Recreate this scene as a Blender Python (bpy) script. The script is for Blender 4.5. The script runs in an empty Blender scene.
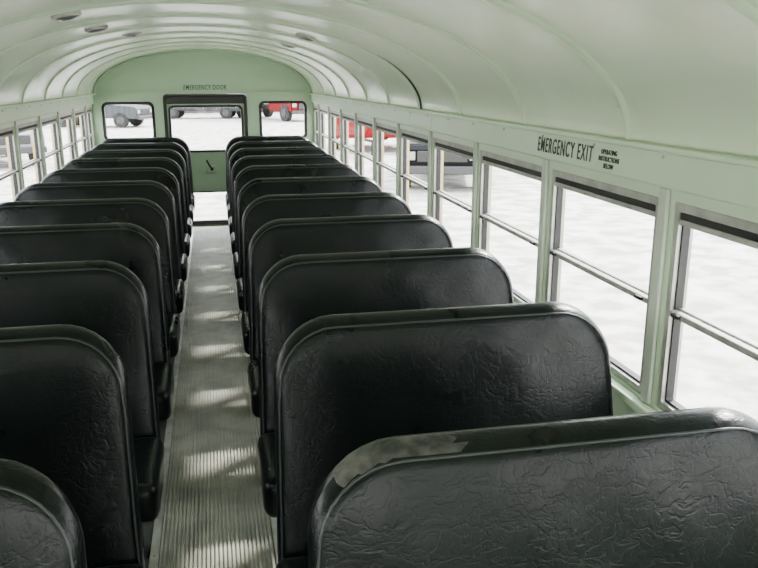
import bpy, bmesh, math, random
from mathutils import Vector, Matrix
random.seed(4)
scene = bpy.context.scene
COL = scene.collection

# ------------------------------------------------------------------ materials
def new_mat(name, col, rough=0.5, metal=0.0, spec=0.5):
    m = bpy.data.materials.new(name); m.use_nodes = True
    b = m.node_tree.nodes['Principled BSDF']
    b.inputs['Base Color'].default_value = (*col, 1)
    b.inputs['Roughness'].default_value = rough
    b.inputs['Metallic'].default_value = metal
    b.inputs['Specular IOR Level'].default_value = spec
    return m
def noise(nt, vec, scale, detail=4, dist=0.0, rough=0.5):
    n = nt.nodes.new('ShaderNodeTexNoise')
    n.inputs['Scale'].default_value = scale; n.inputs['Detail'].default_value = detail
    n.inputs['Distortion'].default_value = dist; n.inputs['Roughness'].default_value = rough
    nt.links.new(vec, n.inputs['Vector']); return n
def ramp(nt, fac, stops):
    r = nt.nodes.new('ShaderNodeValToRGB'); e = r.color_ramp.elements
    e[0].position = stops[0][0]; e[0].color = (*stops[0][1], 1)
    e[1].position = stops[-1][0]; e[1].color = (*stops[-1][1], 1)
    for p, c in stops[1:-1]:
        q = e.new(p); q.color = (*c, 1)
    nt.links.new(fac, r.inputs['Fac']); return r
def math_node(nt, op, a, b=None, c=None):
    n = nt.nodes.new('ShaderNodeMath'); n.operation = op
    for i, q in enumerate((a, b, c)):
        if q is None: continue
        if isinstance(q, (int, float)): n.inputs[i].default_value = q
        else: nt.links.new(q, n.inputs[i])
    return n.outputs[0]
def var_mat(name, c1, c2, scale, rough=0.5, bump=0.0, bscale=None, metal=0, lo=.35, hi=.65, dist=0, bdist=0.01, stretch=(1,1,1)):
    m = new_mat(name, c1, rough, metal); nt = m.node_tree
    b = nt.nodes['Principled BSDF']
    g = nt.nodes.new('ShaderNodeNewGeometry')
    mp = nt.nodes.new('ShaderNodeMapping'); mp.inputs['Scale'].default_value = stretch
    nt.links.new(g.outputs['Position'], mp.inputs['Vector'])
    v = mp.outputs['Vector']
    n = noise(nt, v, scale, 6, dist)
    r = ramp(nt, n.outputs['Fac'], [(lo, c1), (hi, c2)])
    nt.links.new(r.outputs['Color'], b.inputs['Base Color'])
    if bump:
        n2 = noise(nt, v, bscale or scale*4, 4, dist)
        bp = nt.nodes.new('ShaderNodeBump'); bp.inputs['Strength'].default_value = bump
        bp.inputs['Distance'].default_value = bdist
        nt.links.new(n2.outputs['Fac'], bp.inputs['Height'])
        nt.links.new(bp.outputs['Normal'], b.inputs['Normal'])
    return m

M_mint = var_mat('mint_paint', (0.56,0.69,0.50), (0.60,0.73,0.54), 3, 0.38, 0.12, 9)
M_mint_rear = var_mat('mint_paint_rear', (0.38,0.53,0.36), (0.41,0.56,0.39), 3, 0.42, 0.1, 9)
M_ceil = var_mat('ceiling_paint', (0.66,0.76,0.57), (0.72,0.81,0.63), 2.0, 0.27, 0.3, 5, bdist=0.02)
M_yellow = new_mat('bus_yellow', (0.75,0.45,0.03), 0.4)
M_post = var_mat('pillar_paint', (0.47,0.53,0.44), (0.55,0.60,0.51), 8, 0.4)
M_alu = var_mat('weathered_aluminium', (0.33,0.33,0.30), (0.46,0.46,0.42), 20, 0.42, metal=0.5)
M_rub = new_mat('black_rubber', (0.015,0.015,0.015), 0.6)
M_black = new_mat('black_paint', (0.012,0.012,0.012), 0.4)
M_steel = new_mat('painted_steel', (0.03,0.04,0.04), 0.4, 0.3)
M_floor = var_mat('floor_rubber', (0.05,0.055,0.05), (0.10,0.10,0.09), 6, 0.6)
M_aisle = var_mat('ribbed_aisle_rubber', (0.27,0.27,0.23), (0.50,0.49,0.43), 7, 0.5, 0.3, 60, dist=0.6, lo=.3, hi=.7)
M_strip = var_mat('aisle_metal_strip', (0.45,0.45,0.42), (0.68,0.68,0.64), 12, 0.35, metal=0.4)

def seat_vinyl():
    m = new_mat('black_vinyl', (0.006,0.007,0.007), 0.36); nt = m.node_tree
    b = nt.nodes['Principled BSDF']
    g = nt.nodes.new('ShaderNodeNewGeometry'); v = g.outputs['Position']
    a = noise(nt, v, 7, 3)
    vs = nt.nodes.new('ShaderNodeVectorMath'); vs.operation = 'SCALE'; vs.inputs['Scale'].default_value = 0.10
    nt.links.new(a.outputs['Color'], vs.inputs[0])
    va = nt.nodes.new('ShaderNodeVectorMath'); va.operation = 'ADD'
    nt.links.new(v, va.inputs[0]); nt.links.new(vs.outputs[0], va.inputs[1])
    # creases: thin lines where a noise field crosses its mid value
    def crease(scale, width, stretch):
        mp = nt.nodes.new('ShaderNodeMapping'); mp.inputs['Scale'].default_value = stretch
        mp.inputs['Rotation'].default_value = (0, .35, 0)
        nt.links.new(va.outputs[0], mp.inputs['Vector'])
        n = noise(nt, mp.outputs['Vector'], scale, 4, 0.2, 0.55)
        d = math_node(nt, 'ABSOLUTE', math_node(nt, 'SUBTRACT', n.outputs['Fac'], 0.5))
        mr = nt.nodes.new('ShaderNodeMapRange'); mr.interpolation_type='SMOOTHSTEP'; mr.inputs['From Max'].default_value = width
        nt.links.new(d, mr.inputs['Value']); return mr.outputs[0]
    c1 = crease(12, 0.035, (1,1,1.8)); c2 = crease(30, 0.06, (1.3,1,1))
    n1 = noise(nt, v, 4, 1, 0.2)
    n2 = noise(nt, v, 190, 3)
    h = math_node(nt, 'MULTIPLY_ADD', c1, 0.10, n1.outputs['Fac'])
    h = math_node(nt, 'MULTIPLY_ADD', c2, 0.06, h)
    h = math_node(nt, 'MULTIPLY_ADD', n2.outputs['Fac'], 0.05, h)
    bp = nt.nodes.new('ShaderNodeBump'); bp.inputs['Strength'].default_value = 0.42; bp.inputs['Distance'].default_value = 0.006
    nt.links.new(h, bp.inputs['Height']); nt.links.new(bp.outputs['Normal'], b.inputs['Normal'])
    n3 = noise(nt, v, 5, 3)
    r = ramp(nt, n3.outputs['Fac'], [(0.35,(0.27,)*3),(0.7,(0.33,)*3)])
    nt.links.new(r.outputs['Color'], b.inputs['Roughness'])
    r2 = ramp(nt, n3.outputs['Fac'], [(0.3,(0.0028,0.0042,0.0042)),(0.75,(0.0045,0.0066,0.0065))])
    nt.links.new(r2.outputs['Color'], b.inputs['Base Color'])
    b.inputs['Specular IOR Level'].default_value = 0.22
    return m
M_vinyl = seat_vinyl()
M_pipe = new_mat('vinyl_piping', (0.035,0.04,0.039), 0.35, spec=.35)
M_worn = var_mat('worn_vinyl_tape', (0.02,0.02,0.02), (0.10,0.095,0.085), 30, 0.55, 0.4, 60)

def glass_mat():
    m = bpy.data.materials.new('window_glass'); m.use_nodes = True
    nt = m.node_tree; nt.nodes.clear()
    o = nt.nodes.new('ShaderNodeOutputMaterial'); t = nt.nodes.new('ShaderNodeBsdfTransparent')
    g = nt.nodes.new('ShaderNodeBsdfGlossy'); g.inputs['Roughness'].default_value = 0.03
    t.inputs['Color'].default_value = (0.96,0.97,0.96,1)
    mx = nt.nodes.new('ShaderNodeMixShader'); mx.inputs[0].default_value = 0.025
    nt.links.new(t.outputs[0], mx.inputs[1]); nt.links.new(g.outputs[0], mx.inputs[2])
    nt.links.new(mx.outputs[0], o.inputs['Surface']); return m
M_glass = glass_mat()

# ------------------------------------------------------------------ mesh helpers
class MB:
    """mesh builder: collects parts with materials into ONE mesh object"""
    def __init__(self): self.v=[]; self.f=[]; self.m=[]; self.s=[]; self.mats=[]
    def mi(self, mat):
        if mat not in self.mats: self.mats.append(mat)
        return self.mats.index(mat)
    def add(self, verts, faces, mat, smooth=False):
        o=len(self.v); self.v += [tuple(p) for p in verts]; k=self.mi(mat)
        for f in faces:
            self.f.append(tuple(i+o for i in f)); self.m.append(k); self.s.append(smooth)
    def bm(self, bm, mat, smooth=False, mtx=None):
        bm.verts.index_update()
        self.add([(mtx@v.co if mtx else v.co) for v in bm.verts], [[v.index for v in f.verts] for f in bm.faces], mat, smooth); bm.free()
    def box(self, a, b, mat, bev=0.0, mtx=None):
        bm = bmesh.new(); bmesh.ops.create_cube(bm, size=1)
        c=[(a[i]+b[i])/2 for i in range(3)]; d=[abs(b[i]-a[i]) for i in range(3)]
        for v in bm.verts: v.co = Vector([c[i]+v.co[i]*d[i] for i in range(3)])
        if bev: bmesh.ops.bevel(bm, geom=bm.edges[:], offset=bev, segments=2, affect='EDGES', profile=0.5)
        self.bm(bm, mat, False, mtx)
    def tube(self, pts, r, mat, n=8, closed=False):
        pts=[Vector(p) for p in pts]; N=len(pts); vs=[]; fs=[]; prev=None
        for i,p in enumerate(pts):
            if closed: t=(pts[(i+1)%N]-pts[i-1])
            else: t=(pts[min(i+1,N-1)]-pts[max(i-1,0)])
            t.normalize()
            if prev is None:
                u=t.orthogonal().normalized()
            else:
                u=(prev - t*prev.dot(t)).normalized()
            prev=u; w=t.cross(u)
            rr = r[i] if isinstance(r,(list,tuple)) else r
            for k in range(n):
                a=2*math.pi*k/n; vs.append(p+(u*math.cos(a)+w*math.sin(a))*rr)
        for i in range(N if closed else N-1):
            j=(i+1)%N
            for k in range(n):
                l=(k+1)%n; fs.append((i*n+k,i*n+l,j*n+l,j*n+k))
        if not closed:
            fs.append(tuple(range(n))[::-1]); fs.append(tuple((N-1)*n+k for k in range(n)))
        self.add(vs,fs,mat,True)
    def cyl(self, c, axis, r, h, mat, n=24, r2=None):
        ax=Vector(axis).normalized(); c=Vector(c)
        q=Vector((0,0,1)).rotation_difference(ax).to_matrix().to_4x4()
        bm=bmesh.new(); bmesh.ops.create_cone(bm,cap_ends=True,segments=n,radius1=r,radius2=r if r2 is None else r2,depth=h)
        self.bm(bm,mat,False,Matrix.Translation(c)@q)
    def obj(self, name, autosmooth=True):
        me=bpy.data.meshes.new(name); me.from_pydata(self.v,[],self.f)
        for m in self.mats: me.materials.append(m)
        me.polygons.foreach_set('material_index', self.m)
        me.polygons.foreach_set('use_smooth', self.s); me.update()
        o=bpy.data.objects.new(name,me); COL.objects.link(o); return o

def rrect(x0,y0,x1,y1,r,n=6):
    pts=[]
    for cx,cy,a0 in ((x1-r,y1-r,0),(x0+r,y1-r,90),(x0+r,y0+r,180),(x1-r,y0+r,270)):
        for i in range(n+1):
            a=math.radians(a0+90*i/n); pts.append((cx+r*math.cos(a),cy+r*math.sin(a)))
    return pts
def sheet(loops, thick, mapf):
    """2D filled curve with holes -> verts, faces, mapped by mapf(a,b,t)"""
    cu=bpy.data.curves.new('tmp','CURVE'); cu.dimensions='2D'; cu.fill_mode='BOTH'; cu.extrude=thick/2
    for lp in loops:
        s=cu.splines.new('POLY'); s.points.add(len(lp)-1); s.use_cyclic_u=True
        for i,p in enumerate(lp): s.points[i].co=(p[0],p[1],0,1)
    ob=bpy.data.objects.new('tmp',cu); COL.objects.link(ob)
    dg=bpy.context.evaluated_depsgraph_get()
    me=bpy.data.meshes.new_from_object(ob.evaluated_get(dg))
    vs=[mapf(v.co.x,v.co.y,v.co.z) for v in me.vertices]; fs=[tuple(p.vertices) for p in me.polygons]
    bpy.data.objects.remove(ob); bpy.data.curves.remove(cu); bpy.data.meshes.remove(me)
    return vs,fs

# ------------------------------------------------------------------ bus shell
HW=1.13; YR=8.55; YF=-2.3; T=0.05; ZL=1.40; RA=1.11; RB=0.45
P0=1.70; PW=0.71; WZ0=0.75; WZ1=1.275
posts=[P0+PW*k for k in range(-5,10)]
spans=[(posts[i]+0.034,posts[i+1]-0.034) for i in range(len(posts)-1)]+[(posts[-1]+0.034,YR-0.06)]

def add_side_wall(side, name):
    s=1 if side>0 else -1
    mb=MB()
    loops=[[(YF,0.0),(YR+T,0.0),(YR+T,ZL+0.02),(YF,ZL+0.02)]]+[rrect(a,WZ0,b,WZ1,0.008) for a,b in spans]
    vs,fs=sheet(loops,T,lambda a,b,t:(s*(HW+T/2)+t,a,b)); mb.add(vs,fs,M_mint)
    # outer yellow skin
    vs,fs=sheet(loops,0.006,lambda a,b,t:(s*(HW+T+0.0035)+t,a,b)); mb.add(vs,fs,M_yellow)
    # skirt outside down to chassis
    mb.box((s*(HW+T),YF,-0.45),(s*(HW+T+0.006),YR+T,0.0),M_yellow)
    mb.obj(name)
    # header rail above windows & lip under ceiling
    tr=MB()
    x0,x1=s*HW,s*(HW-0.022)
    tr.box((x0,YF+0.02,1.305),(x1,YR-0.002,1.392),M_mint,0.006)
    tr.box((x0,YF+0.02,1.392),(s*(HW-0.05),YR-0.002,1.406),M_mint,0.004)
    for i in range(32):
        y=-1.5+i*0.355
        if y<YR-0.05: tr.cyl((s*(HW-0.0225),y,1.378),(s,0,0),0.004,0.005,M_alu,8)
    # window sill ledge
    tr.box((x0,YF+0.02,0.715),(s*(HW-0.03),YR-0.002,0.742),M_mint,0.006)
    # inner post covers
    for p in posts: 
        tr.box((s*HW,p-0.019,0.745),(s*(HW-0.012),p+0.019,1.303),M_post,0.004)
    tr.obj('trim_'+('1' if s>0 else '2'))
add_side_wall(1,'wall_right'); add_side_wall(-1,'wall_left')

wn=1
def side_window(s,a,b):
    global wn
    mb=MB(); e=0.002; a+=e; b-=e; z0=WZ0+e; z1=WZ1-e
    fw=0.016
    outer=rrect(a,z0,b,z1,0.008); inner=rrect(a+fw,z0+fw,b-fw,z1-fw-0.004,0.006)
    vs,fs=sheet([outer,inner],0.042,lambda p,q,t:(s*(HW+0.025)+t,p,q)); mb.add(vs,fs,M_alu)
    o2=inner; i2=rrect(a+fw+0.005,z0+fw+0.006,b-fw-0.005,z1-fw-0.010,0.005)
    vs,fs=sheet([o2,i2],0.02,lambda p,q,t:(s*(HW+0.025)+t,p,q)); mb.add(vs,fs,M_rub)
    zm=1.005
    # meeting rails of the split sash
    mb.box((s*(HW+0.002),a+fw,zm-0.010),(s*(HW+0.022),b-fw,zm+0.006),M_alu,0.003)
    mb.box((s*(HW+0.024),a+fw,zm-0.004),(s*(HW+0.044),b-fw,zm+0.010),M_alu,0.003)
    # upper sash top rail and pull lip
    mb.box((s*(HW+0.006),a+fw,z1-0.052),(s*(HW+0.022),b-fw,z1-0.038),M_alu,0.002)
    mb.box((s*(HW+0.008),a+fw,z1-0.038),(s*(HW+0.020),b-fw,z1-0.022),M_rub)
    # latches
    w=b-a
    if w>0.5:
        for q in (a+0.05,b-0.05):
            mb.box((s*(HW-0.006),q-0.016,zm-0.006),(s*(HW+0.004),q+0.016,zm+0.004),M_rub,0.002)
    for (q0,q1,x) in ((z0+fw,zm,HW+0.034),(zm,z1-0.045,HW+0.014)):
        mb.box((s*(x-0.002),a+fw+0.001,q0+0.001),(s*(x+0.002),b-fw-0.001,q1-0.001),M_glass)
    mb.obj('window_%d'%wn); wn+=1
for s in (1,-1):
    for a,b in spans: side_window(s,a,b)

# rear wall ----------------------------------------------------------------
def arch(hw, off=0.0, n=40):
    return [((RA+off)*math.cos(math.pi*i/n), ZL+(RB+off)*math.sin(math.pi*i/n)) for i in range(n+1)]
DX=0.43; DZ0=0.02; DZ1=1.40
out=[(-HW+0.002,0.0),(HW-0.002,0.0),(HW-0.002,ZL)]+arch(HW,0.0)[0:]+[(-HW+0.002,ZL)]
RWIN=[(-1.04,0.92,-0.52,1.325),(0.55,0.92,1.06,1.325)]
mb=MB()
loops=[out]+[rrect(-DX,DZ0,DX,DZ1,0.04)]+[rrect(*w,0.06) for w in RWIN]
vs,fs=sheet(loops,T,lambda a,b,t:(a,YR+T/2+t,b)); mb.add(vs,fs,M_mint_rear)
vs,fs=sheet(loops,0.006,lambda a,b,t:(a,YR+T+0.004+t,b)); mb.add(vs,fs,M_yellow)
mb.obj('wall_rear')
for w in RWIN:
    m2=MB(); e=0.002
    o=rrect(w[0]+e,w[1]+e,w[2]-e,w[3]-e,0.058); i=rrect(w[0]+.028,w[1]+.028,w[2]-.028,w[3]-.028,0.04)
    vs,fs=sheet([o,i],0.066,lambda a,b,t:(a,YR+0.027+t,b)); m2.add(vs,fs,M_rub)
    m2.box((w[0]+.028,YR+.02,w[1]+.028),(w[2]-.028,YR+.025,w[3]-.028),M_glass)
    m2.obj('window_%d'%wn); wn+=1
# emergency door
d=MB(); e=0.003
o=rrect(-DX+e,DZ0+e,DX-e,DZ1-e,0.037); i=rrect(-DX+.035,DZ0+.03,DX-.035,DZ1-.035,0.03)
vs,fs=sheet([o,i],0.07,lambda a,b,t:(a,YR+0.018+t,b)); d.add(vs,fs,M_black)
up=rrect(-DX+.05,0.80,DX-.05,1.285,0.05); lo=rrect(-DX+.06,0.05,DX-.06,0.385,0.05)
dp=rrect(-DX+.035,DZ0+.03,DX-.035,DZ1-.035,0.03)
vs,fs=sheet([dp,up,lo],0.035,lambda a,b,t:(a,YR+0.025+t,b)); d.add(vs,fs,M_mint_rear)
for w in ((up,(-DX+.07,.82,DX-.07,1.265)),(lo,(-DX+.075,.065,DX-.075,.37))):
    vs,fs=sheet([w[0],rrect(*w[1],0.04)],0.05,lambda a,b,t:(a,YR+0.022+t,b)); d.add(vs,fs,M_rub)
    q=w[1]; d.box((q[0],YR+.02,q[1]),(q[2],YR+.025,q[3]),M_glass)
# dark header with latch bar, lock box and lever
d.box((-DX+.03,YR-0.03,1.30),(DX-.03,YR+0.005,1.375),M_black,0.008)
d.box((-0.03,YR-0.015,0.585),(0.09,YR+0.01,0.66),M_mint_rear,0.006)
d.cyl((0.03,YR-0.02,0.625),(0,1,0),0.022,0.03,M_alu,16)
d.tube([(0.03,YR-0.04,0.625),(0.0,YR-0.045,0.675),(-0.02,YR-0.05,0.72)],0.010,M_black)
d.cyl((0.03,YR-0.04,0.625),(0,1,0),0.016,0.02,M_black,16)
d.obj('door_1')

# front wall with windscreen (behind the photographer)
mb=MB(); out2=[(-HW+0.002,0.0),(HW-0.002,0.0),(HW-0.002,ZL)]+arch(HW)+[(-HW+0.002,ZL)]
vs,fs=sheet([out2,rrect(-1.04,0.45,-0.03,1.55,0.08),rrect(0.03,0.45,1.04,1.55,0.08)],T,lambda a,b,t:(a,YF-T/2+t,b)); mb.add(vs,fs,M_mint)
mb.obj('wall_front')
for x0,x1 in ((-1.04,-0.03),(0.03,1.04)):
    m2=MB()
    vs,fs=sheet([rrect(x0+.002,.452,x1-.002,1.548,.078),rrect(x0+.03,.48,x1-.03,1.52,.05)],0.06,lambda a,b,t:(a,YF-T/2+t,b)); m2.add(vs,fs,M_rub)
    m2.box((x0+.03,YF-.027,.48),(x1-.03,YF-.022,1.52),M_glass); m2.obj('window_%d'%wn); wn+=1

# ceiling: overlapping curved sheets, one per bay ----------------------------
ribs=[1.86+PW*k for k in range(-6,10)]
mb=MB(); n=48
ys=[YF]+[r for r in ribs if YF+0.1<r<YR-0.05]+[YR+T]
for j in range(len(ys)-1):
    a,b=ys[j],ys[j+1]; m=8; vs=[]; fs=[]
    for k in range(m+1):
        t=k/m; y=a+(b-a)*t
        off=0.012*math.sin(math.pi*t)   # each sheet bows slightly between its ribs
        for i in range(n+1):
            an=math.pi*i/n; o=off*min(1,math.sin(an)*1.6)
            vs.append(((RA+o)*math.cos(an),y,ZL+(RB+o)*math.sin(an)))
    for k in range(m):
        for i in range(n):
            q=k*(n+1)+i; fs.append((q,q+1,q+n+2,q+n+1))
    mb.add(vs,fs,M_ceil,True)
# outer roof skin
vs=[];fs=[]
for y in (YF-T,YR+T+0.01):
    for i in range(n+1):
        an=math.pi*i/n; vs.append(((RA+.075)*math.cos(an),y,ZL+(RB+.06)*math.sin(an)))
for i in range(n): fs.append((i,i+1,i+n+2,i+n+1))
mb.add(vs,fs,M_yellow,True)
mb.obj('ceiling')
# ribs: narrow arched battens
mb=MB()
for y in ys[1:-1]:
    vs=[];fs=[]; prof=[(-.014,0.001),(-.012,-.008),(-.005,-.012),(.004,-.012),(.012,-.006),(.02,0.001)]
    P=len(prof)
    for i in range(n+1):
        an=math.pi*i/n
        for dy,dr in prof: vs.append(((RA+dr)*math.cos(an),y+dy,ZL+(RB+dr)*math.sin(an)))
    for i in range(n):
        for k in range(P-1):
            q=i*P+k; fs.append((q,q+1,q+P+1,q+P))
    mb.add(vs,fs,M_mint,True)
    for i in range(3,n-2,4):
        an=math.pi*i/n
        mb.cyl(((RA-.003)*math.cos(an),y+.03,ZL+(RB-.002)*math.sin(an)),(math.cos(an),0,math.sin(an)),.003,.004,M_ceil,6)
mb.obj('trim_3')
# trim arch where rear wall meets roof
mb=MB(); mb.tube([((RA-.012)*math.cos(math.pi*i/n),YR-.012,ZL+(RB-.012)*math.sin(math.pi*i/n)) for i in range(n+1)],.012,M_mint_rear)
mb.box((-HW+.01,YR-.02,1.405),(-.30,YR-.001,1.418),M_mint_rear); mb.box((.30,YR-.02,1.405),(HW-.01,YR-.001,1.418),M_mint_rear)
mb.obj('trim_4')
# open, dark sheet joint along one roof rib on the right
mb=MB(); yw=1.86+PW*3-.045
mb.tube([((RA-.004)*math.cos(math.radians(i*2.2)),yw,ZL+(RB-.004)*math.sin(math.radians(i*2.2))) for i in range(0,18)],[.005 if i<8 else .005-.00045*(i-8) for i in range(18)],M_black,6)
mb.obj('trim_6')

# dome lamps
def dome(x,y,lens_col,name='dome_lamp',r=0.06):
    an=math.acos(x/RA); p=Vector((RA*math.cos(an),y,ZL+RB*math.sin(an)))
    nn=Vector((-math.cos(an)/RA,0,-math.sin(an)/RB)).normalized()
    mb=MB(); q=Vector((0,0,1)).rotation_difference(nn).to_matrix().to_4x4(); mt=Matrix.Translation(p-nn*0.012)@q
    ml=new_mat('lens_'+name,lens_col,0.25)
    ring=[(1.0,0.0),(1.0,.012),(.93,.018),(.84,.016)]
    vs=[];fs=[];N=28
    for rr,h in ring:
        for k in range(N):
            a=2*math.pi*k/N; vs.append(mt@Vector((rr*r*math.cos(a),rr*r*1.15*math.sin(a),h)))
    for i in range(len(ring)-1):
        for k in range(N): l=(k+1)%N; fs.append((i*N+k,i*N+l,(i+1)*N+l,(i+1)*N+k))
    mb.add(vs,fs,M_alu,True)
    dm=[(.84,.016),(.6,.022),(.3,.025),(.02,.026)]; vs=[];fs=[]
    for rr,h in dm:
        for k in range(N):
            a=2*math.pi*k/N; vs.append(mt@Vector((rr*r*math.cos(a),rr*r*1.15*math.sin(a),h)))
    for i in range(len(dm)-1):
        for k in range(N): l=(k+1)%N; fs.append((i*N+k,i*N+l,(i+1)*N+l,(i+1)*N+k))
    fs.append(tuple(3*N+k for k in range(N)))
    mb.add(vs,fs,ml,True); mb.obj(name)
for x,y in ((-.5,3.55),(-.5,4.45),(-.4,5.3),(.6,4.6),(.6,5.7)): dome(x,y,(.16,.16,.15))
dome(0.0,7.1,(.65,.30,.12))

# floor ----------------------------------------------------------------------
mb=MB(); mb.box((-HW,YF,-0.05),(HW,YR+T,0.0),M_floor); mb.obj('floor')
mb=MB(); prof=[]; w=0.19; nr=27
for i in range(nr):
    x=-w+2*w*i/nr; s=2*w/nr
    prof+=[(x,.003),(x+s*.15,.010),(x+s*.58,.010),(x+s*.73,.003)]
prof.append((w,.003))
vs=[];fs=[];P=len(prof)
for y in (-1.9,YR-.01):
    for x,z in prof: vs.append((x,y,z))
for k in range(P-1): fs.append((k,k+1,P+k+1,P+k))
mb.add(vs,fs,M_aisle); mb.obj('aisle_runner')
mb=MB()
for s in (-1,1):
    mb.box((s*.192,-1.9,.0005),(s*.222,YR-.01,.010),M_strip,0.003)
    for i in range(40): mb.cyl((s*.207,-1.2+i*.24,.010),(0,0,1),.005,.003,M_alu,8)
mb.obj('trim_5')

# ------------------------------------------------------------------ seats
SW0,SW1=0.16,1.08
def seat(side, D, worn=False):
    mb=MB(); W=(SW1-SW0)/2; cx=side*(SW0+SW1)/2
    H0,H1=0.33,0.985; R=0.15; rec=math.radians(11)
    L=(H1-H0)/math.cos(rec)
    ph=random.uniform(0,6)
    def half(h):
        base=W-0.018*(h/L)
        q=h-(L-R)
        if q>0: return base-R+math.sqrt(max(R*R-q*q,0))
        return base
    def dist(x,h):
        base=W-0.018*(h/L); ax=abs(x); dx=base-ax; dt=L-h
        if ax>base-R and h>L-R:
            dd=R-math.hypot(ax-(base-R),h-(L-R))
        else: dd=min(dx,dt)
        return max(min(dd,h+0.0),0)
    TH=0.036
    def place(x,h,t):   # t: toward the front of the bus positive
        y=D-0.0-(L-h)*math.sin(rec)-t*math.cos(rec); z=H0+h*math.cos(rec)-t*math.sin(rec)
        return (cx+x,y,z)
    hs=[0,.004,.012,.024,.04]+[.04+(L-R-.04)*i/9 for i in range(1,10)]+[L-R+R*math.sin(math.pi/2*i/16) for i in range(1,16)]+[L-.0004*R,L]
    hs=sorted(set([round(h,5) for h in hs]+[round(L-q,5) for q in (.003,.008,.014,.022,.032)]))
    es=[0,.002,.006,.012,.02,.03,.045]
    rows=[]
    for h in hs:
        hw=half(h); row=[-hw+q for q in es]
        inn=hw-.045; row+=[-inn+2*inn*i/18 for i in range(1,18)]; row+=[hw-q for q in reversed(es)]
        rows.append(row)
    nc=len(rows[0])
    def thick(x,h):
        dd=dist(x,h); e=.034; q=min(dd/e,1); t=TH*(1-(1-q)**3.2)**(1/2.4)
        return t, dd
    for sgn in (1,-1):
        vs=[];fs=[]
        for h,row in zip(hs,rows):
            for x in row:
                t,dd=thick(x,h)
                b=0.014*(1-(x/W)**2)*math.sin(math.pi*min(h/L,1))**.7 if sgn>0 else .004
                t=t+ (b*min(dd/.06,1))
                wv=0.0016*math.sin(x*27+h*17+ph)+0.0010*math.sin(x*49-h*41+2*ph)
                t+=wv*min(dd/.05,1)
                vs.append(place(x,h,sgn*t))
        for r in range(len(hs)-1):
            for c in range(nc-1):
                q=r*nc+c; f=(q,q+1,q+nc+1,q+nc)
                fs.append(f if sgn>0 else f[::-1])
        if worn:
            A=[];B=[]
            for f in fs:
                r,c=divmod(min(f),nc); x=rows[r][c]; h=hs[r]
                (B if (-W+.06<x<-W+.25 and dist(x,h)<.0065 and h>L-.08) else A).append(f)
            mb.add(vs,A,M_vinyl,True); mb.add(vs,B,M_worn,True)
        else: mb.add(vs,fs,M_vinyl,True)
    # welt seam round the front and rear rims
    for sg in (1,-1):
        pts=[]; ins=.010
        def pt(x,h): return place(x,h,sg*(TH*.86))
        Wt=W-.018
        for i in range(10): pts.append(pt(-(W-.018*(i/10)*(L-R)/L)+ins,.03+(L-R-.03)*i/10))
        for i in range(9):
            a=math.pi-math.pi/2*i/8; pts.append(pt(-(Wt-R)+(R-ins)*math.cos(a),(L-R)+(R-ins)*math.sin(a)))
        for i in range(1,8): pts.append(pt(-(Wt-R)+2*(Wt-R)*i/8,L-ins))
        for i in range(9):
            a=math.pi/2-math.pi/2*i/8; pts.append(pt((Wt-R)+(R-ins)*math.cos(a),(L-R)+(R-ins)*math.sin(a)))
        for i in range(9,-1,-1): pts.append(pt((W-.018*(i/10)*(L-R)/L)-ins,.03+(L-R-.03)*i/10))
        mb.tube(pts,.0028,M_pipe,6)
    # bench cushion (toward the front of the bus)
    yb=D-L*math.sin(rec)-.02; yf=yb-.36
    bm=bmesh.new(); bmesh.ops.create_cube(bm,size=1)
    for v in bm.verts:
        v.co=Vector((v.co.x*2*(W+.012)+cx, (yb+yf)/2+v.co.y*(yb-yf), .375+v.co.z*.125))
    bmesh.ops.bevel(bm,geom=bm.edges[:],offset=.042,segments=5,affect='EDGES',profile=.6)
    mb.bm(bm,M_vinyl,True)
    z=.312
    # steel frame, legs
    x_in=cx-side*(W-.095); x_out=cx+side*(W-.01)
    fr=[(x_in,yf+.04,z-.012),(x_in,yb+.02,z-.012),(x_out,yb+.02,z-.012),(x_out,yf+.04,z-.012)]
    mb.tube(fr,.013,M_steel,8,closed=True)
    for q in (yf+.06,yb-.0):
        mb.tube([(x_in,q,z-.012),(x_in,q+(.015 if q>yf+.1 else -.015),.012)],.013,M_steel,8)
        mb.box((x_in-.025,q-.03,.0),(x_in+.025,q+.03,.012),M_steel,.002)
    mb.tube([(x_in,yf+.05,.10),(x_in,yb,.10)],.009,M_steel,8)
    mb.box((side*1.085,yf+.03,z-.03),(side*1.128,yb+.03,z-.005),M_steel,.002)
    for x in (-W+.07,W-.07):
        mb.tube([(cx+x,yb+.02,z-.012),place(x,.06,-.02)],.013,M_steel,8)
    mb.obj('bus_seat')
for k in range(11): seat(1,1.13+.705*k,worn=(k==0))
for k in range(11): seat(-1,1.19+.70*k)

# ------------------------------------------------------------------ lettering
def text(body,name,size,loc,rot,mat,shear=0.2,sx=1.0,sp=1.0):
    cu=bpy.data.curves.new(name,'FONT'); cu.body=body; cu.size=size; cu.shear=shear; cu.align_x='CENTER'; cu.align_y='CENTER'; cu.offset=size*0.008; cu.extrude=.0006; cu.space_character=sp
    ob=bpy.data.objects.new(name,cu); COL.objects.link(ob)
    dg=bpy.context.evaluated_depsgraph_get(); me=bpy.data.meshes.new_from_object(ob.evaluated_get(dg))
    bpy.data.objects.remove(ob)
    o=bpy.data.objects.new(name,me); COL.objects.link(o); me.materials.clear(); me.materials.append(mat)
    o.location=loc; o.rotation_euler=rot; o.scale=(sx,1,1); return o
RW=(math.radians(90),0,math.radians(-90))
text('EMERGENCY EXIT','emergency_exit_sign',.066,(HW-.0235,2.25,1.349),RW,M_black,sx=.62,sp=1.22)
text('OPERATING\nINSTRUCTIONS\nBELOW','instruction_sign',.019,(HW-.0235,1.96,1.345),RW,M_black,sx=.8,sp=1.1)
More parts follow.
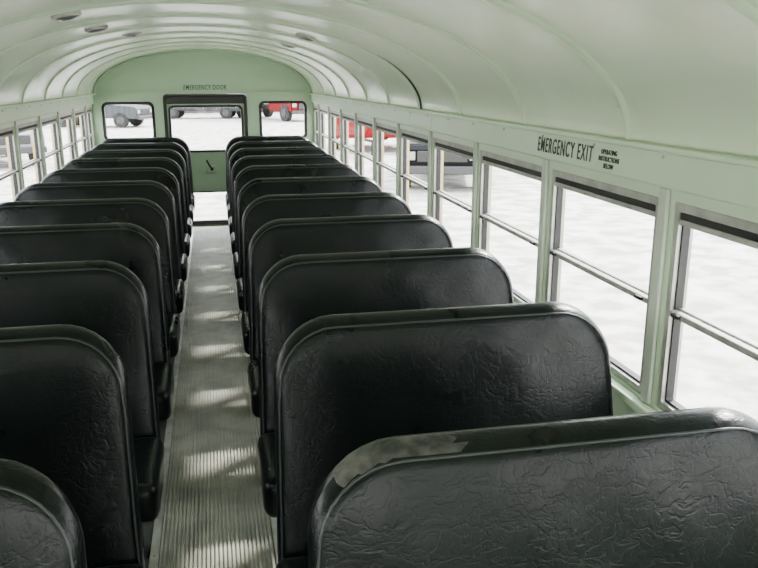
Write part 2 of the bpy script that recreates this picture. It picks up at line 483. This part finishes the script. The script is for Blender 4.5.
text('EMERGENCY EXIT','emergency_exit_sign',.066,(-HW+.0235,2.3,1.349),(math.radians(90),0,math.radians(90)),M_black,sx=.62,sp=1.22)
text('EMERGENCY DOOR','emergency_door_sign',.070,(0,YR-.0015,1.463),(math.radians(90),0,0),M_black,sx=.60,sp=1.22)
mb=MB(); mb.box((HW-.0235,3.75,1.325),(HW-.0225,4.15,1.375),new_mat('sticker_white',(.75,.78,.72),.5))
mb.obj('instruction_sticker')

# ------------------------------------------------------------------ outdoors
GZ=-0.92
M_gravel=var_mat('gravel',(0.33,0.31,0.28),(0.60,0.58,0.55),2.2,0.9,0.8,14,lo=.40,hi=.60)
M_grass=var_mat('winter_grass',(0.10,0.10,0.06),(0.18,0.16,0.10),0.5,0.95)
mb=MB(); mb.add([(-120,-60,GZ),(120,-60,GZ),(120,62,GZ),(-120,62,GZ)],[(0,1,2,3)],M_gravel); mb.obj('ground')
mb=MB(); mb.add([(-160,62,GZ),(160,62,GZ),(160,200,GZ),(-160,200,GZ)],[(0,1,2,3)],M_grass); mb.obj('grass_field')

def paint(n,c): return new_mat(n,c,.45,0.0,.12)
M_tyre=new_mat('tyre',(.008,.008,.008),.8); M_dglass=new_mat('dark_auto_glass',(.01,.015,.018),.15,spec=.1)
M_lamp=new_mat('headlamp',(.3,.3,.28),.3); M_tail=new_mat('tail_lamp',(.5,.02,.01),.2)
M_trimg=new_mat('bumper_grey',(.03,.03,.03),.5)
def extr(mb,prof,w,mat,mtx,bev=.04,taper=None):
    bm=bmesh.new(); L=[bm.verts.new((-w/2,y,z)) for y,z in prof]; Rr=[bm.verts.new((w/2,y,z)) for y,z in prof]
    if taper:
        zt,k=taper
        for v in L+Rr:
            if v.co.z>zt: v.co.x*=k
    bm.faces.new(L); bm.faces.new(Rr[::-1]); N=len(prof)
    for i in range(N): bm.faces.new((L[i],Rr[i],Rr[(i+1)%N],L[(i+1)%N]))
    bmesh.ops.recalc_face_normals(bm,faces=bm.faces[:])
    bmesh.ops.bevel(bm,geom=bm.edges[:],offset=bev,segments=2,affect='EDGES')
    mb.bm(bm,mat,False,mtx)
def pickup(name,loc,rot,col):
    mb=MB(); mt=Matrix.Translation((loc[0],loc[1],GZ))@Matrix.Rotation(math.radians(rot),4,'Z'); p=paint('paint_'+name,col)
    # nose toward -Y
    extr(mb,[(-2.6,.45),(-2.62,.92),(-2.45,1.06),(-1.2,1.15),(2.6,1.15),(2.62,.5)],1.9,p,mt)
    extr(mb,[(-1.25,1.12),(-.6,1.72),(.55,1.74),(.8,1.12)],1.72,p,mt,.05,(1.4,.84))
    # raked windscreen
    mb.add([mt@Vector(q) for q in ((-.76,-1.20,1.19),(.76,-1.20,1.19),(.66,-.70,1.66),(-.66,-.70,1.66),(-.76,-1.1,1.19),(.76,-1.1,1.19),(.66,-.6,1.66),(-.66,-.6,1.66))],[(0,1,2,3),(4,7,6,5),(0,4,5,1),(3,2,6,7),(0,3,7,4),(1,5,6,2)],M_dglass)
    for s in (-1,1):
        mb.box((s*.76,-.75,1.2),(s*.815,.5,1.58),M_dglass,.01,mt)
        mb.box((s*.6,-2.64,.72),(s*.88,-2.58,.9),M_lamp,.01,mt); mb.box((s*.85,2.58,.75),(s*.94,2.64,1.05),M_tail,.01,mt)
        mb.box((s*.95,-1.0,1.15),(s*1.12,-.9,1.32),p,.02,mt)
        for y in (-1.7,1.6):
            mb.cyl(mt@Vector((s*.86,y,.38)),mt.to_3x3()@Vector((1,0,0)),.38,.25,M_tyre,24)
            mb.cyl(mt@Vector((s*.975,y,.38)),mt.to_3x3()@Vector((1,0,0)),.2,.03,M_trimg,16)
    mb.box((-.55,-2.65,.68),(.55,-2.6,.92),M_black,.01,mt); mb.box((-.95,-2.75,.42),(.95,-2.6,.6),M_trimg,.03,mt)
    mb.box((-.78,.9,1.10),(.78,2.5,1.155),M_black,0,mt)
    mb.obj(name)
def box_truck(name,loc,rot,cab,boxc):
    mb=MB(); mt=Matrix.Translation((loc[0],loc[1],GZ))@Matrix.Rotation(math.radians(rot),4,'Z'); p=paint('cab_'+name,cab); q=paint('box_'+name,boxc)
    extr(mb,[(-3.8,.55),(-3.85,1.25),(-2.6,1.45),(-2.2,2.3),(-1.1,2.35),(-1.1,.55)],2.1,p,mt,.06)
    mb.box((-1.2,-1.0,.95),(1.2,4.2,3.2),q,.04,mt); mb.box((-.45,-1.0,.6),(.45,4.1,.95),M_black,0,mt)
    mb.box((-.9,-2.58,1.5),(.9,-2.3,2.15),M_dglass,.02,mt)
    for s in (-1,1):
        mb.box((s*1.04,-2.1,1.45),(s*1.07,-1.3,2.1),M_dglass,.01,mt); mb.box((s*.75,-3.9,.85),(s*1.0,-3.82,1.05),M_lamp,.01,mt)
        for y in (-3.0,2.6):
            mb.cyl(mt@Vector((s*.95,y,.5)),mt.to_3x3()@Vector((1,0,0)),.5,.3,M_tyre,24)
            mb.cyl(mt@Vector((s*1.11,y,.5)),mt.to_3x3()@Vector((1,0,0)),.25,.03,M_trimg,16)
    mb.box((-.6,-3.92,.7),(.6,-3.83,1.15),M_black,.01,mt); mb.box((-1.05,-4.0,.45),(1.05,-3.85,.65),M_trimg,.03,mt)
    mb.obj(name)
def cargo_trailer(loc,rot,col):
    mb=MB(); mt=Matrix.Translation((loc[0],loc[1],GZ))@Matrix.Rotation(math.radians(rot),4,'Z'); p=paint('trailer_paint',col); p2=paint('trailer_ribs',tuple(c*.6 for c in col))
    mb.box((-1.2,-1.9,.5),(1.2,1.9,2.5),p,.05,mt)
    for i in range(7):
        y=-1.7+i*.567
        for s in (-1,1): mb.box((s*1.19,y-.03,.55),(s*1.225,y+.03,2.45),p2,0,mt)
    for x in (-.9,-.3,.3,.9): mb.box((x-.03,-1.93,.55),(x+.03,-1.89,2.45),p2,0,mt)
    mb.tube([mt@Vector((-.5,-1.9,.5)),mt@Vector((0,-2.9,.48))],.05,M_black); mb.tube([mt@Vector((.5,-1.9,.5)),mt@Vector((0,-2.9,.48))],.05,M_black)
    mb.tube([mt@Vector((0,-2.75,.5)),mt@Vector((0,-2.75,.0))],.035,M_black)
    for s in (-1,1):
        for y in (-.4,.45):
            mb.cyl(mt@Vector((s*1.33,y,.36)),mt.to_3x3()@Vector((1,0,0)),.36,.2,M_tyre,24)
            mb.cyl(mt@Vector((s*1.435,y,.36)),mt.to_3x3()@Vector((1,0,0)),.17,.03,M_trimg,16)
        mb.box((s*1.2,-.85,.74),(s*1.46,.9,.78),M_black,.01,mt)
    mb.obj('cargo_trailer')
RED=(.13,.0008,.003)
pickup('pickup_truck',(5.75,19.2),-17,(.0015,.002,.0025))
cargo_trailer((5.7,28.2),-11,(.17,.001,.006))
cargo_trailer((9.5,27.0),8,(.17,.001,.006))
box_truck('box_truck',(3.9,50),25,RED,(.5,.5,.5))
box_truck('box_truck',(-8.5,56),85,(.3,.3,.3),(.10,.11,.12))
pickup('pickup_truck',(-5.8,44),70,(.05,.055,.06))
pickup('pickup_truck',(-.6,52),80,(.03,.03,.035))
pickup('pickup_truck',(-6.6,26),25,(.25,.27,.30))
def building(loc,size,rot,wall,roof):
    mb=MB(); mt=Matrix.Translation((loc[0],loc[1],GZ))@Matrix.Rotation(math.radians(rot),4,'Z'); L,Wd,H=size
    mw=var_mat('siding',wall,tuple(c*1.15 for c in wall),2,.7); mr=new_mat('roofing',roof,.6)
    mb.box((-L/2,-Wd/2,0),(L/2,Wd/2,H),mw,0,mt)
    rp=[(-L/2-.4,-Wd/2-.5,H),(-L/2-.4,Wd/2+.5,H),(-L/2-.4,0,H+Wd*.28),(L/2+.4,-Wd/2-.5,H),(L/2+.4,Wd/2+.5,H),(L/2+.4,0,H+Wd*.28)]
    mb.add([mt@Vector(p) for p in rp],[(0,1,2),(3,5,4),(0,2,5,3),(1,4,5,2),(0,3,4,1)],mr)
    mb.box((-L*.35,-Wd/2-.04,0),(-L*.15,-Wd/2,H*.8),new_mat('shed_door',(.3,.3,.28),.5),0,mt)
    for k in range(4): mb.box((-L*.02+k*L*.12,-Wd/2-.05,1.1),(-L*.02+k*L*.12+1,-Wd/2,2.1),M_dglass,0,mt)
    mb.obj('farm_building')
building((-3,64),(16,9,3.2),4,(.09,.05,.03),(.1,.09,.08))
building((20,64),(18,10,4),-5,(.10,.095,.09),(.25,.12,.1))
building((-26,66),(14,8,3.5),10,(.12,.12,.12),(.3,.3,.3))
def tree(loc,h):
    mb=MB(); bark=M_bark
    def br(p,d,l,r,lev):
        q=p+d*l; mid=p+d*l*.5+Vector((random.uniform(-.06,.06)*l,random.uniform(-.06,.06)*l,0))
        mb.tube([p,mid,q],[r,r*.8,r*.6],bark,5)
        if lev==0: return
        for k in range(3 if lev>1 else 4):
            a=random.uniform(0,6.28); t=random.uniform(.35,.75)
            nd=(d+Vector((math.cos(a)*t,math.sin(a)*t,random.uniform(-.05,.3)))).normalized()
            br(p+d*l*random.uniform(.6,1),nd,l*.68,r*.55,lev-1)
    br(Vector((loc[0],loc[1],GZ)),Vector((0,0,1)),h*.35,h*.03,4); mb.obj('bare_tree')
M_bark=new_mat('bark',(.05,.04,.03),.9)
for p in ((-14,58),(8,60),(12,72),(30,52),(-34,50),(42,40)): tree(p,random.uniform(8,11))
mb=MB(); mb.tube([(10,54,GZ),(10,54,8)],.14,M_bark); mb.box((9,53.9,7.2),(11,54.1,7.4),M_bark); mb.obj('utility_pole')

# ------------------------------------------------------------------ light
w=bpy.data.worlds.new('World'); scene.world=w; w.use_nodes=True; nt=w.node_tree
bg=nt.nodes['Background']; tc=nt.nodes.new('ShaderNodeTexCoord'); sx=nt.nodes.new('ShaderNodeSeparateXYZ')
nt.links.new(tc.outputs['Generated'],sx.inputs[0])
r=ramp(nt,sx.outputs['Z'],[(0.0,(1.0,1.0,0.97)),(0.6,(0.86,0.91,1.0))])
nt.links.new(r.outputs['Color'],bg.inputs['Color']); bg.inputs['Strength'].default_value=11
sd=bpy.data.lights.new('sun','SUN'); sd.energy=17; sd.angle=math.radians(3.5); sd.color=(1,.96,.90)
so=bpy.data.objects.new('sun',sd); COL.objects.link(so)
so.rotation_euler=Vector((-0.66,-0.52,-0.66)).to_track_quat('-Z','Y').to_euler()

# ------------------------------------------------------------------ camera
cd=bpy.data.cameras.new('camera'); cd.sensor_width=36; cd.lens=780/758*36; cd.clip_start=.02; cd.clip_end=500
co=bpy.data.objects.new('camera',cd); COL.objects.link(co); co.location=(.06,0,1.56)
co.rotation_euler=(math.radians(90-14.8),0,math.radians(-11.83)); scene.camera=co
